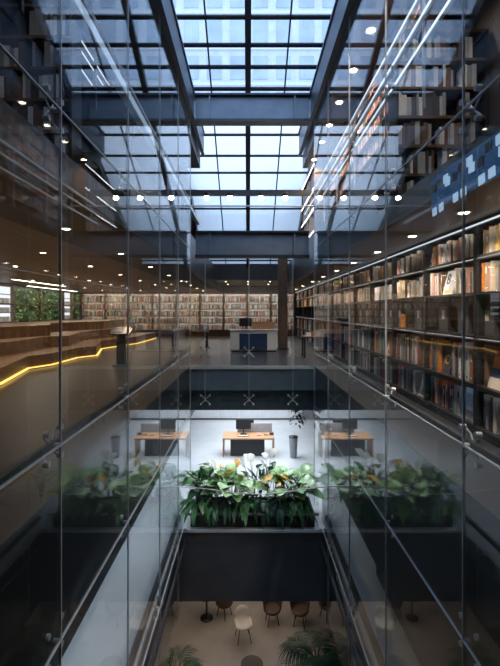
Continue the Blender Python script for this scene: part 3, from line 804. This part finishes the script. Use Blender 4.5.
plant((.15,11.7,zP),'white-leaved plant in the middle of the planter',M['leaf_white'],8,1.1,.42,.15,.25,el=(.2,1.4))
plant((.55,11.75,zP),'white-leaved plant with dark spear leaves right of the planter middle',M['leaf_white'],7,1.25,.42,.12,.2,accents=M['leaf_dark'],el=(.5,1.6))
plant((.72,11.35,zP),'yellow-orange leaved plant right of the planter middle',M['leaf_yellow'],6,.95,.34,.11,.16,el=(-.2,.6))
plant((-.35,11.8,zP),'yellow-leaved plant standing tall left of the planter middle',M['leaf_yellow'],4,1.4,.3,.1,.12,el=(-.4,.4))
for i,x in enumerate((-1.35,-.9,-.5,-.05,.4,.85,1.3)):
    plant((x,11.10,zP),f'dark green bushy plant along the front of the planter, {ORD[i]} from the left',M['leaf_dark'] if i%3 else M['leaf_mid'],44,.42,.36,.075,.2,group='dark plants in the planter',droop=.9,accents=M['leaf_mid'] if i%2 else None,el=(-.5,.8))
for i,x in enumerate((-1.35,-.65,.35,1.0,1.45)):
    plant((x,11.6,zP),f'dark spear-leaved plant at the rear of the planter, {ORD[i]} from the left',M['leaf_dark'],10,.7,.5,.045,.15,group='dark plants in the planter',droop=.25,el=(.6,2.0))
plant((2.75,12.4,-4.0),'yellow-tipped plant right of the planter on the pale floor',M['leaf_dark'],14,1.1,.4,.08,.3,accents=M['leaf_yellow'],group='floor plants')
plant((3.3,10.6,-4.0),'dark leafy plant on the pale floor nearer the right glass',M['leaf_dark'],14,1.0,.42,.07,.35,group='floor plants')
# hanging plant under far soffit
t=thing('hanging_plant','trailing dark plant hanging under the far soffit, right of centre','plant',(1.62,13.9,-1.34))
MB().lathe([(.06,-.32),(.12,-.28),(.14,-.16),(.13,-.14)]).build('pot',M['black'],t)
MB().tube([(0,0,-.15),(0,0,0)],.006,5).build('cord',M['black'],t)
lf=MB(); lf.mat(M['leaf_dark'])
for i in range(60):
    a=random.uniform(0,6.28); rr=random.uniform(.05,.22); leaf(lf,(rr*math.cos(a),rr*math.sin(a),random.uniform(-.75,-.1)),(math.cos(a),math.sin(a),-.4),.14,.04,.4,3)
lf.build('foliage',None,t)

# ------------------------------------------------------------------ basement: chairs, tables, palms
def shell_chair(loc,rz,label,m,lm):
    t=thing('shell_chair',label,'chair',loc,rz,'chairs on the beige floor')
    b=MB(); n=9; rows_=[]
    prof=[(-.22,.45),(-.1,.43),(.06,.43),(.17,.47),(.22,.56),(.25,.68),(.27,.82)]
    for j,(yy,z) in enumerate(prof):
        for i in range(n):
            u=(i/(n-1)-.5)*2; wd=.24-.02*(j>4)-.05*(j==6); lift=.10*u*u if j>0 else .04*u*u
            b.v.append((u*wd,yy-(.08*u*u if j>3 else 0),z+(lift if j<5 else -.05*u*u)))
    for j in range(len(prof)-1):
        for i in range(n-1): b.f.append((j*n+i,j*n+i+1,(j+1)*n+i+1,(j+1)*n+i)); b.mi.append(0); b.smooth.append(True)
    o=b.build('seat',m,t); md=o.modifiers.new('thick','SOLIDIFY'); md.thickness=.02
    for sx in (-1,1):
        for sy in (-1,1): MB().tube([(sx*.12,sy*.12,.43),(sx*.2,sy*.2,0)],.012,6).build('leg',lm,t)
shell_chair((-.14,12.35,-8.0),R(12),'white shell chair standing alone on the beige floor',M['chair_white'],M['dark_steel'])
shell_chair((3.1,12.5,-8.0),R(-20),'pale shell chair on the beige floor behind the right glass',M['chair_white'],M['dark_steel'])
def tub_chair(loc,rz,label):
    t=thing('tub_chair',label,'chair',loc,rz,'dark tub chairs')
    MB().lathe([(.24,.38),(.27,.42),(.27,.46),(.22,.48)]).build('seat',M['brown_seat'],t)
    b=MB(); n=14
    for i in range(n):
        a=R(-20)+R(220)*i/(n-1)
        for (r,z) in ((.27,.42),(.33,.78),(.29,.78),(.24,.44)): b.v.append((r*math.cos(a),r*math.sin(a),z))
    for i in range(n-1):
        for k in range(4): b.f.append((i*4+k,i*4+(k+1)%4,(i+1)*4+(k+1)%4,(i+1)*4+k)); b.mi.append(0); b.smooth.append(False)
    b.f += [(0,1,2,3),((n-1)*4+3,(n-1)*4+2,(n-1)*4+1,(n-1)*4)]; b.mi+=[0,0]; b.smooth+=[False,False]
    b.build('backrest',M['brown_seat'],t)
    for k in range(4):
        a=k*1.5708+.78; MB().tube([(.15*math.cos(a),.15*math.sin(a),.4),(.24*math.cos(a),.24*math.sin(a),0)],.014,6).build('leg',M['black'],t)
for i,(x,y,rz,l) in enumerate(((.75,13.0,.2,'dark brown tub chair beyond the white chair, nearer the middle'),(1.6,12.95,-.3,'dark brown tub chair beyond the white chair, further right'),(-.75,13.3,2.5,'dark brown tub chair by the round tables on the left'),(2.5,13.2,.5,'dark brown tub chair near the right side of the beige floor'))):
    tub_chair((x,y,-8.0),rz,l)
for i,(x,y,l) in enumerate(((-1.3,13.2,'left of the white chair'),(.1,10.6,'at the bottom edge below the white chair'))):
    t=thing('round_table','dark round pedestal table on the beige floor, '+l,'table',(x,y,-8.0),0,'round tables')
    MB().lathe([(.28 if i==0 else .24,.70),(.30 if i==0 else .26,.71),(.30 if i==0 else .26,.73),(.28,.74)],n=28).build('tabletop',M['brown_seat'],t)
    MB().tube([(0,0,.03),(0,0,.70)],.03).build('post',M['black'],t); MB().lathe([(.2,0),(.2,.02),(.04,.04)]).build('base',M['black'],t)
def palm(loc,label,h,n,L):
    t=thing('potted_palm',label,'palm',loc,0,'palms on the beige floor')
    MB().lathe([(.18,0),(.24,.38),(.25,.42)]).build('pot',M['black'],t); MB().lathe([(.22,.36),(.22,.40)]).build('soil',M['soil'],t)
    st=MB(); lf=MB(); lf.mat(M['leaf_dark'])
    for i in range(n):
        a=i*2.4; e=random.uniform(.3,1.2); hh=h*random.uniform(.6,.9)
        p0=Vector((.03*math.cos(a),.03*math.sin(a),.38)); p1=Vector((.12*math.cos(a),.12*math.sin(a),hh))
        pts=[p0,p1]
        d=Vector((math.cos(a),math.sin(a),e)).normalized()
        for k in range(1,7):
            s=k/6; pts.append(p1+d*L*s-Vector((0,0,1))*.45*L*s*s)
        st.tube(pts,.01,5,r2=.003)
        for k in range(2,8):
            q=pts[k] if k<len(pts) else pts[-1]
            dd=(pts[min(k+1,7)]-pts[k-1]).normalized(); sd=dd.cross(Vector((0,0,1))).normalized()
            for sg in (-1,1):
                for f in (0,.5):
                    qq=q-dd*f*L/6
                    leaf(lf,qq,sd*sg+dd*.7,L*.42,.014,.3,3)
    st.build('frond_stem',M['stem'],t); lf.build('foliage',None,t)
palm((1.75,10.7,-8.0),'potted dark palm on the beige floor, right of the white chair',1.1,26,.85)
palm((-1.8,10.5,-8.0),'potted dark palm on the beige floor near the left rail',1.0,10,.55)

# reflected pale line across the void, modelled as a thin tube
pts=[(XL+.01+ (XR-XL-.02)*k/24, 8.0, -1.70-.10*math.sin(math.pi*k/24*1.0)+.04*math.sin(k/24*9)) for k in range(25)]
tag(MB().tube(pts,.008,6).build('reflected_line',M['rail_white']),'thin pale reflected line, modelled as a tube across the void above the planter','reflected_line')
# backlit tile panel on the slab edge
t=thing('tile_panel','blue backlit panel with pale square tiles behind the right glass under upper slab','wall panel',(XR+.035,3.15,2.72))
MB().box(0,.02,0,1.35,0,.34).build('backing',M['blue_glow'],t)
for i in range(9):
    for j in range(3):
        if (i*7+j*5)%3==0: continue
        y=.03+i*.148; z=.02+j*.108
        MB().box(-.012,-.001,y+.02*j,y+.02*j+.085,z,z+.08,M=Matrix.Rotation(R(((i*5+j*3)%5-2)*2),4,'X')).build('tile',M['blue_tile'] if (i+j)%3 else M['black'],t)
# ------------------------------------------------------------------ lighting inside
for x in (-1.1,.1,1.3):
    o=spot((x,12.42,-1.38),70,(.9,.96,1),100); o.rotation_euler=(R(-25),0,0)  # spots without fixtures, added to brighten the planter leaves
area('shelf_fill',(-3.8,25.7,2.75),13,.25,115,(1,.9,.78),(R(48),0,0))  # unseen fill added to brighten the far book spines
area('green_wall_fill',(-9.3,21,2.82),.6,8,110,(1,.85,.65),(0,R(25),0))  # unseen fill added to brighten the green wall
for (x,y) in ((-3.5,5),(-3.5,10),(-3.5,15)):
    area('office_light',(x,y,-1.63),1.2,3.0,27,(.66,.82,1))
area('office_light',(0,16.5,-1.36),2.6,3.5,210,(.85,.93,1)); area('office_light',(0,21,-1.36),4,3,120,(.88,.95,1))
area('office_light',(4,15,-1.53),1.0,4,40,(.85,.93,1))
area('cafe_light',(0,13,-5.93),3.4,2.5,27,(1,.86,.74)); area('cafe_light',(-4,10,-5.93),2.5,5,25,(1,.8,.62)); area('cafe_light',(0,20,-5.93),4,3,30,(1,.80,.62))
